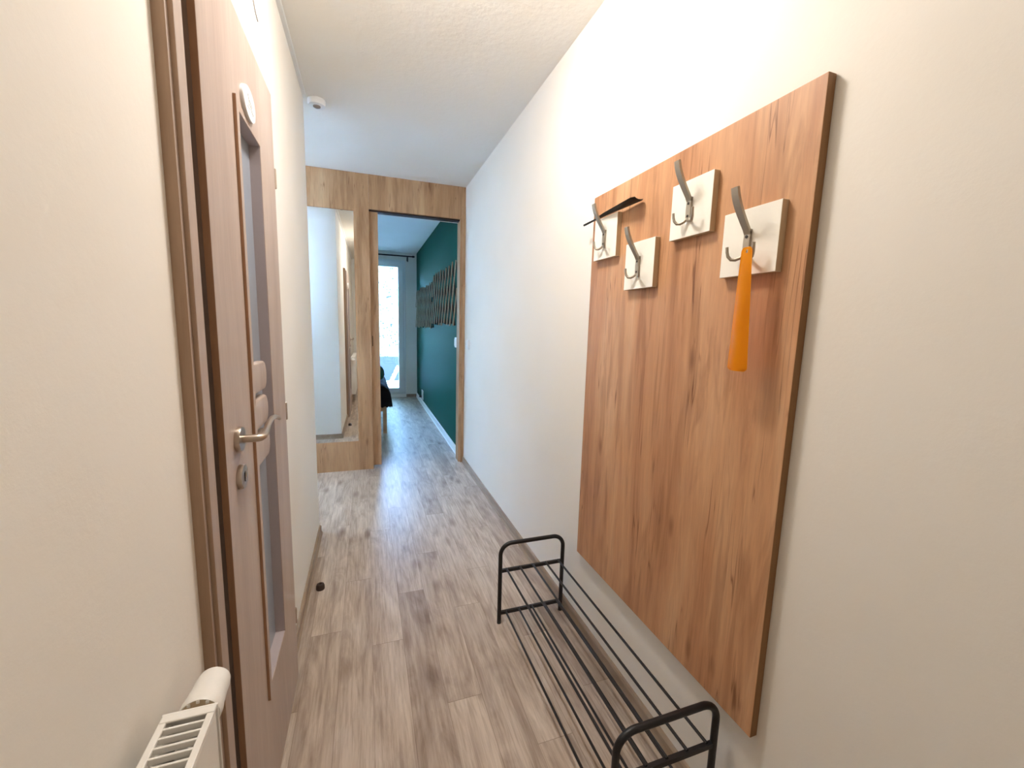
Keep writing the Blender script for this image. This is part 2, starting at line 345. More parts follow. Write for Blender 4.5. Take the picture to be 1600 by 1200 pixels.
# bedroom shell
struct(obj('wall_green', B(XG, XR+.1, YF+PT-.03, YB+.1, 0, H), 'green'), 'teal green painted bedroom wall')
struct(obj('wall_bedroom_left', B(-1.35, -1.25, YF+.12, YB+.14, 0, H), 'wall'))
WX0, WX1, WZ0, WZ1 = -1.1, .665, .05, 2.385
bm = bmesh.new(); box(bm, WX1, XG, YB, YB+.14, 0, H); box(bm, -1.25, WX0, YB, YB+.14, 0, H); box(bm, WX0, WX1, YB, YB+.14, WZ1, H); box(bm, WX0, WX1, YB, YB+.14, 0, WZ0)
struct(obj('wall_window', bm, 'wall'), 'pale wall around the balcony door')
wr = sroot('window_1', (0, YB, WZ0), 'white framed balcony door at the end of the bedroom')
bm = bmesh.new()
fo = .045   # fixed frame
box(bm, WX1-fo, WX1, YB+.02, YB+.10, WZ0, WZ1, .004); box(bm, WX0, WX0+fo, YB+.02, YB+.10, WZ0, WZ1, .004); box(bm, WX0+fo, WX1-fo, YB+.02, YB+.10, WZ1-fo, WZ1, .004); box(bm, WX0+fo, WX1-fo, YB+.02, YB+.10, WZ0, WZ0+.04, .004)
obj('window_frame', bm, 'whiteplastic', wr)
for sx0, sx1 in ((-.22, WX1-fo+.004), (WX0+fo-.004, -.22)):
    s = window_frame('sash', wr, sx0, sx1, YB-.002, YB+.06, WZ0+.03, WZ1-fo+.005, .085, 'Y')
    obj('pane', B(sx0+.08, sx1-.08, YB+.028, YB+.034, WZ0+.11, WZ1-fo-.075), 'glass', s)
# skirting boards (profiled strip, coved foot)
def skirt(name, side, x, y0, y1, mat, h=.052, t=.012, label=None):
    bm = bmesh.new(); s = side   # s = direction from the wall into the room
    prof = [(0, 0), (t+.006, 0), (t+.004, .006), (t, .012), (t, h-.008), (t-.004, h-.001), (0, h)]
    prism(bm, [(x+s*a, y0, b) for a, b in prof], (0, y1-y0, 0))
    return struct(obj(name, bm, mat), label)
skirt('baseboard_right', -1, XR, YBACK, YF-.02, 'skirt', label='wood-look skirting along the cream right wall')
skirt('baseboard_left', 1, XL, 1.609, YL, 'skirt', label='wood-look skirting between glazed door and wall corner')
skirt('baseboard_near', 1, XL, YBACK, .84, 'skirt')
skirt('baseboard_bedroom', -1, XG, YF+PT, YB, 'white', h=.07, t=.014, label='white skirting along the green wall')
bm = bmesh.new(); prism(bm, [(NX, YL+a, b) for a, b in ((0, 0), (.018, 0), (.012, .012), (.012, .044), (.008, .052), (0, .052))], (XL-NX, 0, 0))
struct(obj('baseboard_nook', bm, 'skirt'))
bm = bmesh.new(); prism(bm, [(WX1, YB-a, b) for a, b in ((0, 0), (.018, 0), (.012, .012), (.012, .05), (0, .05))], (XG-WX1, 0, 0))
struct(obj('baseboard_window', bm, 'skirt'))

# ------------------------------------------------------------------ glazed door on the left
bm = bmesh.new()
# casing: outer face with a step, both sides and head
def casing(y0, y1):
    s = 1 if y1 > y0 else -1
    box(bm, XL-.11, XL+.018, min(y0, y0+s*.012), max(y0, y0+s*.012), 0, 2.008, .001)
    box(bm, XL-.11, XL+.026, min(y0+s*.010, y0+s*.046), max(y0+s*.010, y0+s*.046), 0, 2.006, .0015)
    box(bm, XL-.11, XL+.002, min(y0+s*.046, y0+s*.068), max(y0+s*.046, y0+s*.068), 0, 2.0)
casing(.842, 1); casing(1.609, 0)
box(bm, XL-.11, XL+.026, .852, 1.599, 1.990, 2.008, .0015)
cs = struct(obj('trim_1', bm, ['door', 'casing']), 'grey-brown wooden casing around the glazed door')
for f in cs.data.polygons:
    if abs(f.normal.y) > .8: f.material_index = 1  # side faces get the darker copy, shade put into the colour
bm = bmesh.new(); box(bm, XL-.02, XL+.0045, .889, .912, .002, 1.99); struct(obj('trim_2', bm, 'gap'), 'dark rubber seal between casing and glazed door')
dr = sroot('door_1', (XD, YD1, .01), 'closed wooden door with a tall narrow frosted glass insert')
GY0, GY1, GZ0, GZ1 = 1.131, 1.357, .333, 1.763
bm = bmesh.new()
DX0 = XD-.044
for (y0, y1, z0, z1) in ((YD1, GY0, .01, 1.98), (GY1, YD2, .01, 1.98), (GY0, GY1, .01, GZ0), (GY0, GY1, GZ1, 1.98)):
    yy0 = y0+.012 if y0 == YD1 else y0; yy1 = y1-.012 if y1 == YD2 else y1
    box(bm, DX0, XD-.012, yy0, yy1, z0, z1-(.012 if z1 == 1.98 else 0))
    box(bm, XD-.012, XD, y0, y1, z0, z1)
lf = obj('leaf', bm, 'door', dr)
# edge band on the latch side
obj('edge_band', B(XD-.0118, XD-.0004, YD1-.0008, YD1+.0001, .011, 1.979), 'door_edge', dr)
# raised bead round the glass
bm = bmesh.new(); bw = .018
for (y0, y1, z0, z1) in ((GY0-bw, GY0+.001, GZ0-bw, GZ1+bw), (GY1-.001, GY1+.006, GZ0-bw, GZ1+bw), (GY0, GY1, GZ1-.001, GZ1+bw), (GY0, GY1, GZ0-bw, GZ0+.001)):
    box(bm, XD-.002, XD+(.007 if y0 < GY0 and y1 < GY1 and z1-z0 > 1 else .0015), y0, y1, z0, z1, .0012)
obj('glazing_bead', bm, 'door', dr)
obj('bead_side_shade', B(XD+.0002, XD+.0062, GY0-bw-.0009, GY0-bw+.0001, GZ0-bw+.002, GZ1+bw-.002), 'door_edge', dr)  # thin dark sheet painting the shade on the bead's near side
obj('glass_insert', B(XD-.031, XD-.026, GY0, GY1, GZ0, GZ1), 'frost', dr)['label'] = 'frosted blue-grey glass'
bm = bmesh.new(); tk = .0015
box(bm, XD-.030, XD-.0005, GY1-tk, GY1+.0001, GZ0, GZ1); box(bm, XD-.030, XD-.0005, GY0-.0001, GY0+tk, GZ0, GZ1)
box(bm, XD-.030, XD-.0005, GY0+tk, GY1-tk, GZ0-.0001, GZ0+tk); box(bm, XD-.030, XD-.0005, GY0+tk, GY1-tk, GZ1-tk, GZ1+.0001)
obj('glass_rebate', bm, 'rebate', dr)
# three rounded tongues lying over the glass
for zt in (1.192, 1.100, 1.006):
    bm = bmesh.new(); y0, y1, h = GY0-.001, 1.312, .076; o = []
    o += [(y0, zt), (y1-.028, zt)]
    for i in range(9):
        a = PI/2-PI*i/8; o.append((y1-.028+.028*math.cos(a), zt-h/2+h/2*math.sin(a)))
    o += [(y0, zt-h)]
    pts = [(XD-.020, y, z) for y, z in o[:2]+o[3:]]
    prism(bm, pts, (.017, 0, 0))
    bmesh.ops.bevel(bm, geom=[e for e in bm.edges if all(v.co.x > XD-.01 for v in e.verts)], offset=.005, segments=3, profile=.5, affect='EDGES')
    obj('glazing_bar', bm, 'door', dr, smooth=True)
# handle
HY, HZ = .992, 1.052
bm = bmesh.new(); lathe(bm, [(0, 0), (.026, 0), (.0265, .006), (.025, .010), (.012, .0105), (0, .0105)], (XD, HY, HZ), (1, 0, 0), 40)
rs = obj('door_handle', bm, 'handle', dr, smooth=True); rs['label'] = 'satin nickel lever handle'
bm = bmesh.new()
tube(bm, [(XD+.009, HY, HZ), (XD+.022, HY, HZ), (XD+.034, HY, HZ), (XD+.0415, HY+.005, HZ), (XD+.045, HY+.014, HZ+.001), (XD+.046, HY+.028, HZ+.003), (XD+.046, HY+.045, HZ+.007), (XD+.046, HY+.062, HZ+.013),
          (XD+.0465, HY+.080, HZ+.019), (XD+.048, HY+.098, HZ+.0225), (XD+.051, HY+.113, HZ+.022), (XD+.055, HY+.124, HZ+.017), (XD+.058, HY+.129, HZ+.012)],
     [.0095, .0095, .0098, .0098, .0092, .0082, .0072, .0064, .006, .006, .006, .0055, .004], 16, flat=(1.0, .85, (0, 0, 1)))
obj('lever', bm, 'handle', rs, smooth=True)
bm = bmesh.new(); lathe(bm, [(0, 0), (.026, 0), (.0265, .006), (.025, .010), (.011, .0105), (.010, .0095), (0, .0095)], (XD, HY, HZ-.082), (1, 0, 0), 40)
ks = obj('keyhole_rosette', bm, 'handle', dr, smooth=True)
obj('keyhole', B(XD+.0094, XD+.0108, HY-.003, HY+.003, HZ-.094, HZ-.070, bev=.001), 'gap', ks)
# hinges
for z in (1.74, 1.0, .245):
    bm = bmesh.new()
    lathe(bm, [(0, -.030), (.003, -.030), (.0048, -.028), (.0048, -.001), (.004, 0), (.0048, .001), (.0048, .028), (.003, .030), (0, .030)], (XD-.0005, YD2+.005, z), (0, 0, 1), 16)
    obj('hinge', bm, 'handle', dr, smooth=True)
# oval sign
SY, SZ = 1.232, 1.812
bm = bmesh.new(); n = 40
prism(bm, [(XD, SY+.056*math.cos(2*PI*i/n), SZ+.036*math.sin(2*PI*i/n)) for i in range(n)], (.008, 0, 0))
bmesh.ops.bevel(bm, geom=[e for e in bm.edges if all(v.co.x > XD+.005 for v in e.verts)], offset=.003, segments=3, profile=.5, affect='EDGES')
sg = obj('oval_sign', bm, 'whiteplastic', dr, smooth=True); sg['label'] = 'white oval door sign with a thin line drawing'
M['line'] = plain('sign_line_grey', srgb(150, 140, 132), .6)
bm = bmesh.new()
for pts in ([(-.018, .016), (-.010, .006), (-.012, -.004), (.002, -.004), (.016, -.012), (.028, -.016)], [(-.010, .006), (.004, .004), (.016, -.002)], [(-.026, -.012), (-.018, -.014), (-.006, -.014)]):
    tube(bm, [(XD+.0081, SY+a, SZ+b) for a, b in pts], .0006, 6)
obj('sign_drawing', bm, 'line', sg)
# threshold strip below the door
bm = bmesh.new(); box(bm, XL-.1, XL+.022, .888, 1.563, .0, .007, .002); struct(obj('trim_3', bm, 'casing'), 'pale threshold strip under the glazed door')

# ------------------------------------------------------------------ wardrobe wall, header, sliding door
wd = thing('wardrobe', 'pale oak fitted wardrobe front with a tall mirror, left of the bedroom doorway', 'wardrobe', (-.6, YF, 0))
MX0, MX1, MZ0, MZ1 = -.95, -.079, .262, 2.209
bm = bmesh.new()
box(bm, MX1, .041, YF, YF+.022, 0, H-.001); box(bm, MX0, MX1, YF, YF+.022, MZ1, H-.001); box(bm, MX0, MX1, YF, YF+.022, .0, MZ0); box(bm, -1.25, MX0, YF, YF+.022, 0, H-.001)
obj('front_panel', bm, 'oak_far', wd)
bm = bmesh.new(); box(bm, MX0+.001, MX1-.001, .0, .004, MZ0+.001, MZ1-.001)
bmesh.ops.rotate(bm, verts=bm.verts, cent=(MX1, 0, 0), matrix=Matrix.Rotation(R(-.35), 3, 'Z')); bmesh.ops.translate(bm, verts=bm.verts, vec=(0, YF+.006, 0))
obj('mirror', bm, 'mirror', wd)
obj('carcass', B(-1.25, .0, YF+.023, YF+.03, 0, H-.001), 'oak_edge', wd)
struct(obj('trim_4', B(.0415, XR, YF, YF+.022, 2.236, H), 'oak_far'), 'oak header board above the sliding doorway')
struct(obj('trim_5', B(.0415, .827, YF+.023, YF+.095, 2.225, 2.30), 'gap'), 'dark sliding door track under the header')
bm = bmesh.new(); box(bm, .829, .858, YF-.020, YF, 0, 2.342, .001); box(bm, .812, XG, YF+.0, YF+PT, 0, 2.235, .001)
struct(obj('trim_6', bm, 'oak_far'), 'oak jamb post at the right of the bedroom doorway')
bm = bmesh.new(); box(bm, .01, .8275, YF+PT-.02, YF+PT, 2.225, H); box(bm, -1.25, 0.012, YF+PT-.02, YF+PT, 0, H)
struct(obj('wall_pocket', bm, 'wall'))
sd = sroot('door_2', (0, YF+.035, .015), 'oak sliding door pushed almost fully open')
obj('leaf', B(-.75, .112, YF+.035, YF+.073, .022, 2.228, bev=.001), 'oak_far', sd)
obj('finger_pull', B(.050, .056, YF+.0335, YF+.0352, 1.10, 1.19), 'gap', sd)

# ------------------------------------------------------------------ coat rack
cr = thing('coat_rack', 'large oak-look wall panel with four square cream hook plates', 'coat rack', (XP, 1.055, .3526))
bm = bmesh.new(); box(bm, XP, XR-.0006, .6228, 1.4879, .3526, 1.7972, .0008, 1)
bm.faces.ensure_lookup_table()
pn = obj('back_panel', bm, ['oak', 'oak_edge'], cr)
for f in pn.data.polygons:
    if abs(f.normal.y) > .9 or abs(f.normal.z) > .9: f.material_index = 1
def hook_mesh():
    """mount strip, tall flat upper prong, two thin lower prongs; origin on plate face centre, -x outwards"""
    bm = bmesh.new()
    strip(bm, [(-.003, 0, .026), (-.0045, 0, .0), (-.004, 0, -.034)], (0, 1, 0), .016, .006)
    strip(bm, [(-.004, 0, .016), (-.010, 0, .027), (-.019, 0, .040), (-.029, 0, .055), (-.038, 0, .070), (-.045, 0, .084), (-.050, 0, .098), (-.0525, 0, .110)], (0, 1, 0), [.016, .016, .0165, .017, .0175, .018, .018, .0175], [.006, .006, .0062, .0065, .007, .007, .0068, .0065])
    for s in (-1, 1):
        tube(bm, [(-.003, s*.003, -.026), (-.008, s*.011, -.035), (-.0125, s*.020, -.0385), (-.017, s*.028, -.0375), (-.021, s*.0335, -.030), (-.023, s*.0355, -.020), (-.0238, s*.036, -.009)], [.0034, .0036, .0038, .0038, .0038, .0036, .0034], 12)
    return bm
def hook_plate(yc, zc):
    root = obj('hook_plate', B(XP-.018, XP-.0001, yc-.0745, yc+.0745, zc-.0735, zc+.0735, bev=.0006, seg=1), ['plate', 'plate_edge'], cr, at=(XP-.018, yc, zc))
    for f in root.data.polygons:
        if abs(f.normal.y) > .9 or abs(f.normal.z) > .9: f.material_index = 1
    bm = hook_mesh(); bmesh.ops.translate(bm, verts=bm.verts, vec=(XP-.018, yc, zc))
    obj('hook', bm, 'nickel', root, smooth=True)
    for dz in (.010, -.022):
        bm = bmesh.new(); lathe(bm, [(0, .0), (.0035, 0), (.0035, .001), (.001, .0014), (0, .001)], (XP-.018-.0072, yc, zc+dz), (-1, 0, 0), 16)
        obj('screw', bm, 'screw', root)
    return root
PLATES = [(1.368, 1.628), (1.156, 1.506), (.945, 1.627), (.750, 1.506)]
plates = [hook_plate(*PLATES[0])]
for (y, z), lb in zip(PLATES[1:], ('',)*3):
    c = plates[0].copy(); C.objects.link(c); c.parent = cr
    c.location = Vector((XP-.018, y, z))-Vector(cr.location)
    for ch in plates[0].children:
        d = ch.copy(); C.objects.link(d); d.parent = c
    plates.append(c)

# orange shoehorn hanging from the near prong of the nearest hook
bm = bmesh.new(); HL = .272; top = Vector((XP-.018-.0262, .7245, 1.488)); NS = 12
ds_ = [0, .0012, .003, .0055, .009, .013, .016, .020]+[.020+(HL-.028)*i/22 for i in range(1, 23)]+[HL-.005, HL-.002, HL]
rows = []
for d in ds_:
    t = d/HL; wv = .027+.027*t**.9
    if d < .010: wv *= .45+.55*math.sqrt(max(0, 1-((.010-d)/.010)**2))
    if d > HL-.008: wv *= 1-.30*((d-(HL-.008))/.008)**2
    cen = top+Vector((-.003-.001*t, -.006*t, -d))
    rows.append([cen+Vector((-.007*(1-u*u)*min(1, d/.12)-.0012*(abs(u) > .9), u*wv/2, 0)) for u in [-1+2*k/NS for k in range(NS+1)]])
vs = [[bm.verts.new(p_) for p_ in r__] for r__ in rows]
for i in range(len(vs)-1):
    for k in range(NS):
        if ds_[i] in (.0055, .009) and k in (5, 6): continue
        bm.faces.new((vs[i][k], vs[i][k+1], vs[i+1][k+1], vs[i+1][k]))
bmesh.ops.solidify(bm, geom=bm.faces, thickness=.0022)
tag(obj('shoehorn', bm, 'orange', smooth=True, at=tuple(top)), 'bright orange plastic shoehorn hanging from the nearest hook', 'shoehorn')
# black shoehorn laid flat across the top of the far plate
bm = bmesh.new(); rows = []
P0, P1 = Vector((.8225, 1.532, 1.7050)), Vector((.8120, 1.165, 1.7062)); NS = 8; n = 26
for i in range(n+1):
    t = i/n; c_ = P0.lerp(P1, t); wv = .011+.037*max(0, (t-.22)/.78)**.9
    if t > .95: wv *= 1-.35*((t-.95)/.05)**2
    rows.append([bm.verts.new(c_+Vector((u*wv/2, 0, (.0055 if u < 0 else .0025)*u*u*min(1, max(0, (t-.15)/.3))))) for u in [-1+2*k/NS for k in range(NS+1)]])
for a, b_ in zip(rows, rows[1:]):
    for k in range(NS): bm.faces.new((a[k], a[k+1], b_[k+1], b_[k]))
bmesh.ops.solidify(bm, geom=bm.faces, thickness=.0034)
tube(bm, [P0+Vector((0, .001, .0005)), P0.lerp(P1, .12)+Vector((0, 0, .001)), P0.lerp(P1, .30)+Vector((0, 0, .0015))], [.0042, .0040, .003], 10)
tag(obj('shoehorn', bm, 'blackplastic', smooth=True, at=tuple(P0)), 'black shoehorn laid flat across the top of the farthest hook plate', 'shoehorn')

# ------------------------------------------------------------------ shoe rack
RY0, RY1, RX0, RX1, RZ = .711, 1.601, .531, .8285, .371
sr = thing('shoe_rack', 'black metal two-tier wire shoe rack under the oak coat panel', 'shoe rack', ((RX0+RX1)/2, (RY0+RY1)/2, 0))
SKEW = .0
def ys(x, y): return y+SKEW*(x-RX0)/(RX1-RX0)
def hoop(y):
    bm = bmesh.new(); r = .0090; cr_ = .05; pts = [(RX0, y, .0), (RX0, y, RZ-cr_)]
    for i in range(1, 9):
        a = PI-PI/2*i/8; x = RX0+cr_+cr_*math.cos(a); pts.append((x, ys(x, y), RZ-cr_+cr_*math.sin(a)))
    for i in range(0, 9):
        a = PI/2-PI/2*i/8; x = RX1-cr_+cr_*math.cos(a); pts.append((x, ys(x, y), RZ-cr_+cr_*math.sin(a)))
    pts.append((RX1, y+SKEW, .0)); tube(bm, pts, r, 16); return bm
for y in (RY1, RY0):
    hp_ = obj('end_frame', hoop(y), 'black', sr, smooth=True)
    for z in (.247, .048):
        bm = bmesh.new(); strip(bm, [(RX0+.004, y, z), (RX1-.004, y+SKEW, z)], (0, 0, 1), .014, .011); obj('crossbar', bm, 'black', hp_)
for z in (.254, .055):
    for i in range(5):
        x = RX0+.028+(RX1-RX0-.050)*i/4
        bm = bmesh.new(); tube(bm, [(x, ys(x, RY0), z), (x, ys(x, RY1), z)], .0043, 10); obj('shelf_wire', bm, 'black', sr, smooth=True)

# ------------------------------------------------------------------ radiator
rz, rx0, rx1, rye = .762, -.272, -.209, .628; ry0 = -.35
ra_ = thing('radiator', 'white panel radiator with slotted top grille on the left wall', 'radiator', ((rx0+rx1)/2, (ry0+rye)/2, .16))
bm = bmesh.new(); box(bm, rx1-.012, rx1-.001, ry0, rye-.004, .17, rz-.006, .003)
for i in range(28):      # pressed vertical flutes
    y = ry0+.02+i*.034
    if y+.02 < rye-.02: box(bm, rx1-.002, rx1+.0015, y, y+.018, .20, rz-.05, .0012, 1)
obj('front_panel', bm, 'white', ra_)
obj('rear_panel', B(rx0+.002, rx0+.010, ry0, rye-.004, .17, rz-.012, bev=.002), 'white', ra_)
bm = bmesh.new()
for i in range(46):
    y = ry0+.01+i*.0208; box(bm, rx0+.012, rx1-.014, y, y+.0012, .19, rz-.05)
obj('convector', bm, 'white', ra_)
bm = bmesh.new()
box(bm, rx0-.001, rx0+.008, ry0, rye-.003, rz-.005, rz, .0012); box(bm, rx1-.009, rx1, ry0, rye-.003, rz-.005, rz, .0012)
y = ry0+.008
while y < rye-.012:
    box(bm, rx0+.007, rx1-.008, y, y+.0035, rz-.010, rz-.0012, .0006, 1); y += .0135
obj('top_grille', bm, 'white', ra_)
for y0, y1 in ((rye-.003, rye), (ry0-.003, ry0)):
    bm = bmesh.new(); box(bm, rx0-.0015, rx1+.001, y0-.001, y1, .165, rz+.001, .001); s = 1 if y0 > 0 else -1
    box(bm, rx0, rx1, min(y0, y0-s*.012), max(y0, y0-s*.012), rz-.002, rz+.001, .0008, 1)
    obj('side_cover', bm, 'white', ra_)
# thermostatic valve head, axis along the wall
bm = bmesh.new(); vo = (-.243, rye+.012, .722)
lathe(bm, [(0, .0), (.020, 0), (.021, .002), (.021, .010), (0, .010)], vo, (0, 1, 0), 32)
vv = obj('valve_body', bm, 'white', ra_, smooth=True)
bm = bmesh.new()
lathe(bm, [(.019, .0215), (.0265, .017), (.0275, .020), (.0278, .030), (.0262, .040), (.0245, .060), (.0242, .074), (.0225, .084), (.017, .089), (.009, .091), (0, .0915)], vo, (0, 1, 0), 48)
th = obj('thermostat_head', bm, 'white', vv, smooth=True)
bm = bmesh.new(); lathe(bm, [(0, .0225), (.0255, .0225), (.0255, .0180), (0, .0180)], vo, (0, 1, 0), 32)
obj('inner_ring', bm, 'plate_edge', th)
bm = bmesh.new()
for i in range(12):
    a = 2*PI*i/12; box(bm, vo[0]+.0232*math.cos(a)-.002, vo[0]+.0232*math.cos(a)+.002, vo[1]+.016, vo[1]+.021, vo[2]+.0232*math.sin(a)-.002, vo[2]+.0232*math.sin(a)+.002)
obj('grip_ribs', bm, 'white', th)
obj('pipe', (lambda b: (tube(b, [(-.243, rye+.004, .722), (-.243, rye-.03, .722)], .011, 16), b)[1])(bmesh.new()), 'white', vv)
for y in (ry0+.15, rye-.15):
    obj('wall_bracket', B(XL+.0005, rx0+.004, y-.015, y+.015, .25, .70), 'white', ra_)

# ------------------------------------------------------------------ ceiling things
bm = bmesh.new(); box(bm, XL, XL+.016, YBACK, YL-.002, H-.016, H, .001); box(bm, XL+.004, XL+.0175, YBACK, YL-.002, H-.013, H-.004, .001)
struct(obj('trim_7', bm, 'whiteplastic'), 'thin white cable duct where left wall meets ceiling')
dt = thing('smoke_detector', 'small round white detector on the ceiling at the end of the cable duct', 'detector', (-.232, 2.715, H))
bm = bmesh.new(); lathe(bm, [(0, 0), (.044, 0), (.046, .004), (.046, .022), (.042, .030), (.020, .032), (0, .032)], (-.232, 2.715, H), (0, 0, -1), 40)
obj('body', bm, 'whiteplastic', dt, smooth=True)
bm = bmesh.new(); lathe(bm, [(0, .030), (.020, .030), (.019, .036), (.012, .040), (0, .041)], (-.232, 2.715, H), (0, 0, -1), 24)
obj('sensor_cap', bm, 'line', dt, smooth=True)
bm = bmesh.new(); tube(bm, [(XL+.0015, 1.55, 2.26), (XL+.0015, 1.556, 2.238), (XL+.0015, 1.572, 2.222), (XL+.0015, 1.59, 2.214), (XL+.0015, 1.609, 2.210)], .0016, 6)
tag(obj('loose_wire', bm, 'line'), 'short thin loose wire on the left wall above the glazed door', 'wire')
def ceiling_lamp(x, y, rad, mat, label):
    k = rad/.135
    cl = thing('ceiling_lamp', label, 'lamp', (x, y, H))
    bm = bmesh.new(); lathe(bm, [(0, 0), (.135*k, 0), (.137*k, .004), (.137*k, .016), (.13*k, .018), (0, .018)], (x, y, H), (0, 0, -1), 48); obj('base', bm, 'white', cl, smooth=True)
    bm = bmesh.new(); lathe(bm, [(.128*k, .018), (.128*k, .030), (.118*k, .055), (.095*k, .078), (.06*k, .092), (.03*k, .097), (0, .098)], (x, y, H), (0, 0, -1), 48); obj('lamp_shade', bm, mat, cl, smooth=True)
ceiling_lamp(LAMP[0], LAMP[1], .135, 'lamp', 'round opal glass ceiling lamp in the middle of the hallway')
ceiling_lamp(-1.35, 3.25, .135, 'nook_fill', 'unseen round ceiling lamp added in the nook to brighten the far hall')

# ------------------------------------------------------------------ small wall and floor things
sw = thing('light_switch', 'small white double light switch on the cream wall beside the bedroom doorway', 'light switch', (XR, 3.655, 1.135))
obj('frame', B(XR-.009, XR, 3.615, 3.695, 1.09, 1.175, bev=.003), 'whiteplastic', sw)
for y0, y1 in ((3.623, 3.653), (3.657, 3.687)):
    bm = bmesh.new(); box(bm, XR-.016, XR-.008, y0, y1, 1.10, 1.165, .002); obj('rocker', bm, 'whiteplastic', sw)
sw = thing('light_switch', 'white light switch on the green wall just inside the bedroom', 'light switch', (XG, 4.14, 1.13))
obj('frame', B(XG-.012, XG, 4.095, 4.18, 1.08, 1.18, bev=.003), 'whiteplastic', sw)
obj('rocker', B(XG-.018, XG-.011, 4.11, 4.165, 1.095, 1.165, bev=.002), 'whiteplastic', sw)
so = thing('power_socket', 'white power socket low on the green wall near the balcony door', 'socket', (XG, 6.80, .14))
obj('frame', B(XG-.012, XG, 6.72, 6.88, .09, .24, bev=.003), 'whiteplastic', so)
bm = bmesh.new(); lathe(bm, [(0, 0), (.018, 0), (.018, .03), (.010, .04), (0, .04)], (XG-.012, 6.86, .13), (-1, 0, 0), 16)
pg = obj('power_plug', bm, 'blackplastic', None, smooth=True, at=(XG-.012, 6.86, .13)); tag(pg, 'black plug pushed into the socket on the green wall', 'plug')
ds = thing('door_stop', 'small dark brown rubber door stop on the floor by the left skirting', 'door stop', (-.236, 2.085, 0))
bm = bmesh.new(); lathe(bm, [(0, 0), (.019, 0), (.020, .004), (.0195, .018), (.0165, .026), (.010, .029), (.0075, .0285), (.006, .022), (0, .022)], (-.236, 2.085, 0), (0, 0, 1), 32)
obj('body', bm, 'rubber', ds, smooth=True)
bm = bmesh.new(); lathe(bm, [(0, .0222), (.0058, .0222), (.0055, .0245), (0, .0245)], (-.236, 2.085, 0), (0, 0, 1), 16); obj('screw', bm, 'gap', ds)

# ------------------------------------------------------------------ bedroom things
bd = thing('bed', 'low oak bed frame with square legs seen through the bedroom doorway', 'bed', (-.35, 6.05, 0))
bx0, bx1, by0, by1 = -.95, .215, 5.06, 7.05
bm = bmesh.new(); box(bm, bx0, bx1, by0, by0+.03, .27, .34, .002); box(bm, bx0, bx1, by1-.03, by1, .27, .34, .002); box(bm, bx1-.03, bx1, by0+.03, by1-.03, .27, .34, .002); box(bm, bx0, bx0+.03, by0+.03, by1-.03, .27, .34, .002); box(bm, bx0+.03, bx1-.03, by0+.03, by1-.03, .30, .32)
obj('frame', bm, 'bedwood', bd)
for x in (bx0, bx1-.045):
    for y in (by0, by1-.045): obj('leg', B(x, x+.045, y, y+.045, 0, .27, bev=.002), 'bedwood', bd)
obj('mattress', B(bx0+.03, bx1-.03, by0+.03, by1-.03, .32, .47, bev=.03, seg=3), 'white', bd)
def blob(cx, cy, cz, sx, sy, sz, p=.6, amp=.03, fr=5, seed=0, nu=48, nv=28, clampz=None):
    bm = bmesh.new(); sg_ = lambda v, e: math.copysign(abs(v)**e, v); rows = []
    for j in range(nv+1):
        ph = -PI/2+PI*j/nv; row = []
        for i in range(nu):
            th_ = 2*PI*i/nu
            v = Vector((sx*sg_(math.cos(ph), p)*sg_(math.cos(th_), p), sy*sg_(math.cos(ph), p)*sg_(math.sin(th_), p), sz*sg_(math.sin(ph), p)))
            q = noise.noise(v*fr+Vector((seed, seed, seed)))*amp+noise.noise(v*fr*2.7+Vector((seed, 3, seed)))*amp*.5
            v += v.normalized()*q if v.length > 0 else Vector()
            v += Vector((cx, cy, cz))
            if clampz is not None: v.z = max(v.z, clampz)
            row.append(bm.verts.new(v))
        rows.append(row)
    for a, b in zip(rows, rows[1:]):
        for i in range(nu): bm.faces.new((a[i], a[(i+1) % nu], b[(i+1) % nu], b[i]))
    bmesh.ops.remove_doubles(bm, verts=bm.verts, dist=1e-4)
    return bm
# draped blanket: folded sheet over mattress edge hanging to z .34
bm = bmesh.new(); rows = []; nu, nv = 40, 40
path = [(-.9, .52), (-.2, .545), (.0, .56), (.12, .57), (.19, .565), (.235, .53), (.262, .47), (.275, .41), (.283, .345)]
def samp(t):
    f_ = t*(len(path)-1); i = min(int(f_), len(path)-2); a, b = path[i], path[i+1]; u = f_-i; return a[0]+(b[0]-a[0])*u, a[1]+(b[1]-a[1])*u
for j in range(nv+1):
    y = 5.045+(1.5)*j/nv; row = []
    for i in range(nu+1):
        x, z = samp(i/nu); q = Vector((x*3, y*4, z*4)); n1 = noise.noise(q)*.02
        row.append(bm.verts.new((x+(n1 if x > .2 else 0)*.6, y, z+(n1 if x < .2 else 0))))
    rows.append(row)
for a, b in zip(rows, rows[1:]):
    for i in range(nu): bm.faces.new((a[i], a[i+1], b[i+1], b[i]))
front = rows[0]; fl = []
for i, v in enumerate(front): fl.append(bm.verts.new((v.co.x, v.co.y-.012, .325+.008*math.sin(i*1.3))))
for i in range(nu): bm.faces.new((front[i], front[i+1], fl[i+1], fl[i]))
bmesh.ops.solidify(bm, geom=bm.faces, thickness=.012)
tag(obj('blanket', bm, 'clothblack', smooth=True, at=(0, 5.1, .5)), 'black blanket hanging over the foot of the oak bed', 'blanket')
tag(obj('cushion', blob(-.06, 5.30, .705, .26, .20, .10, .62, .02, 6, 3), 'cushion', smooth=True, at=(-.06, 5.30, .55)), 'dark green cushion on top of the black blanket', 'cushion')
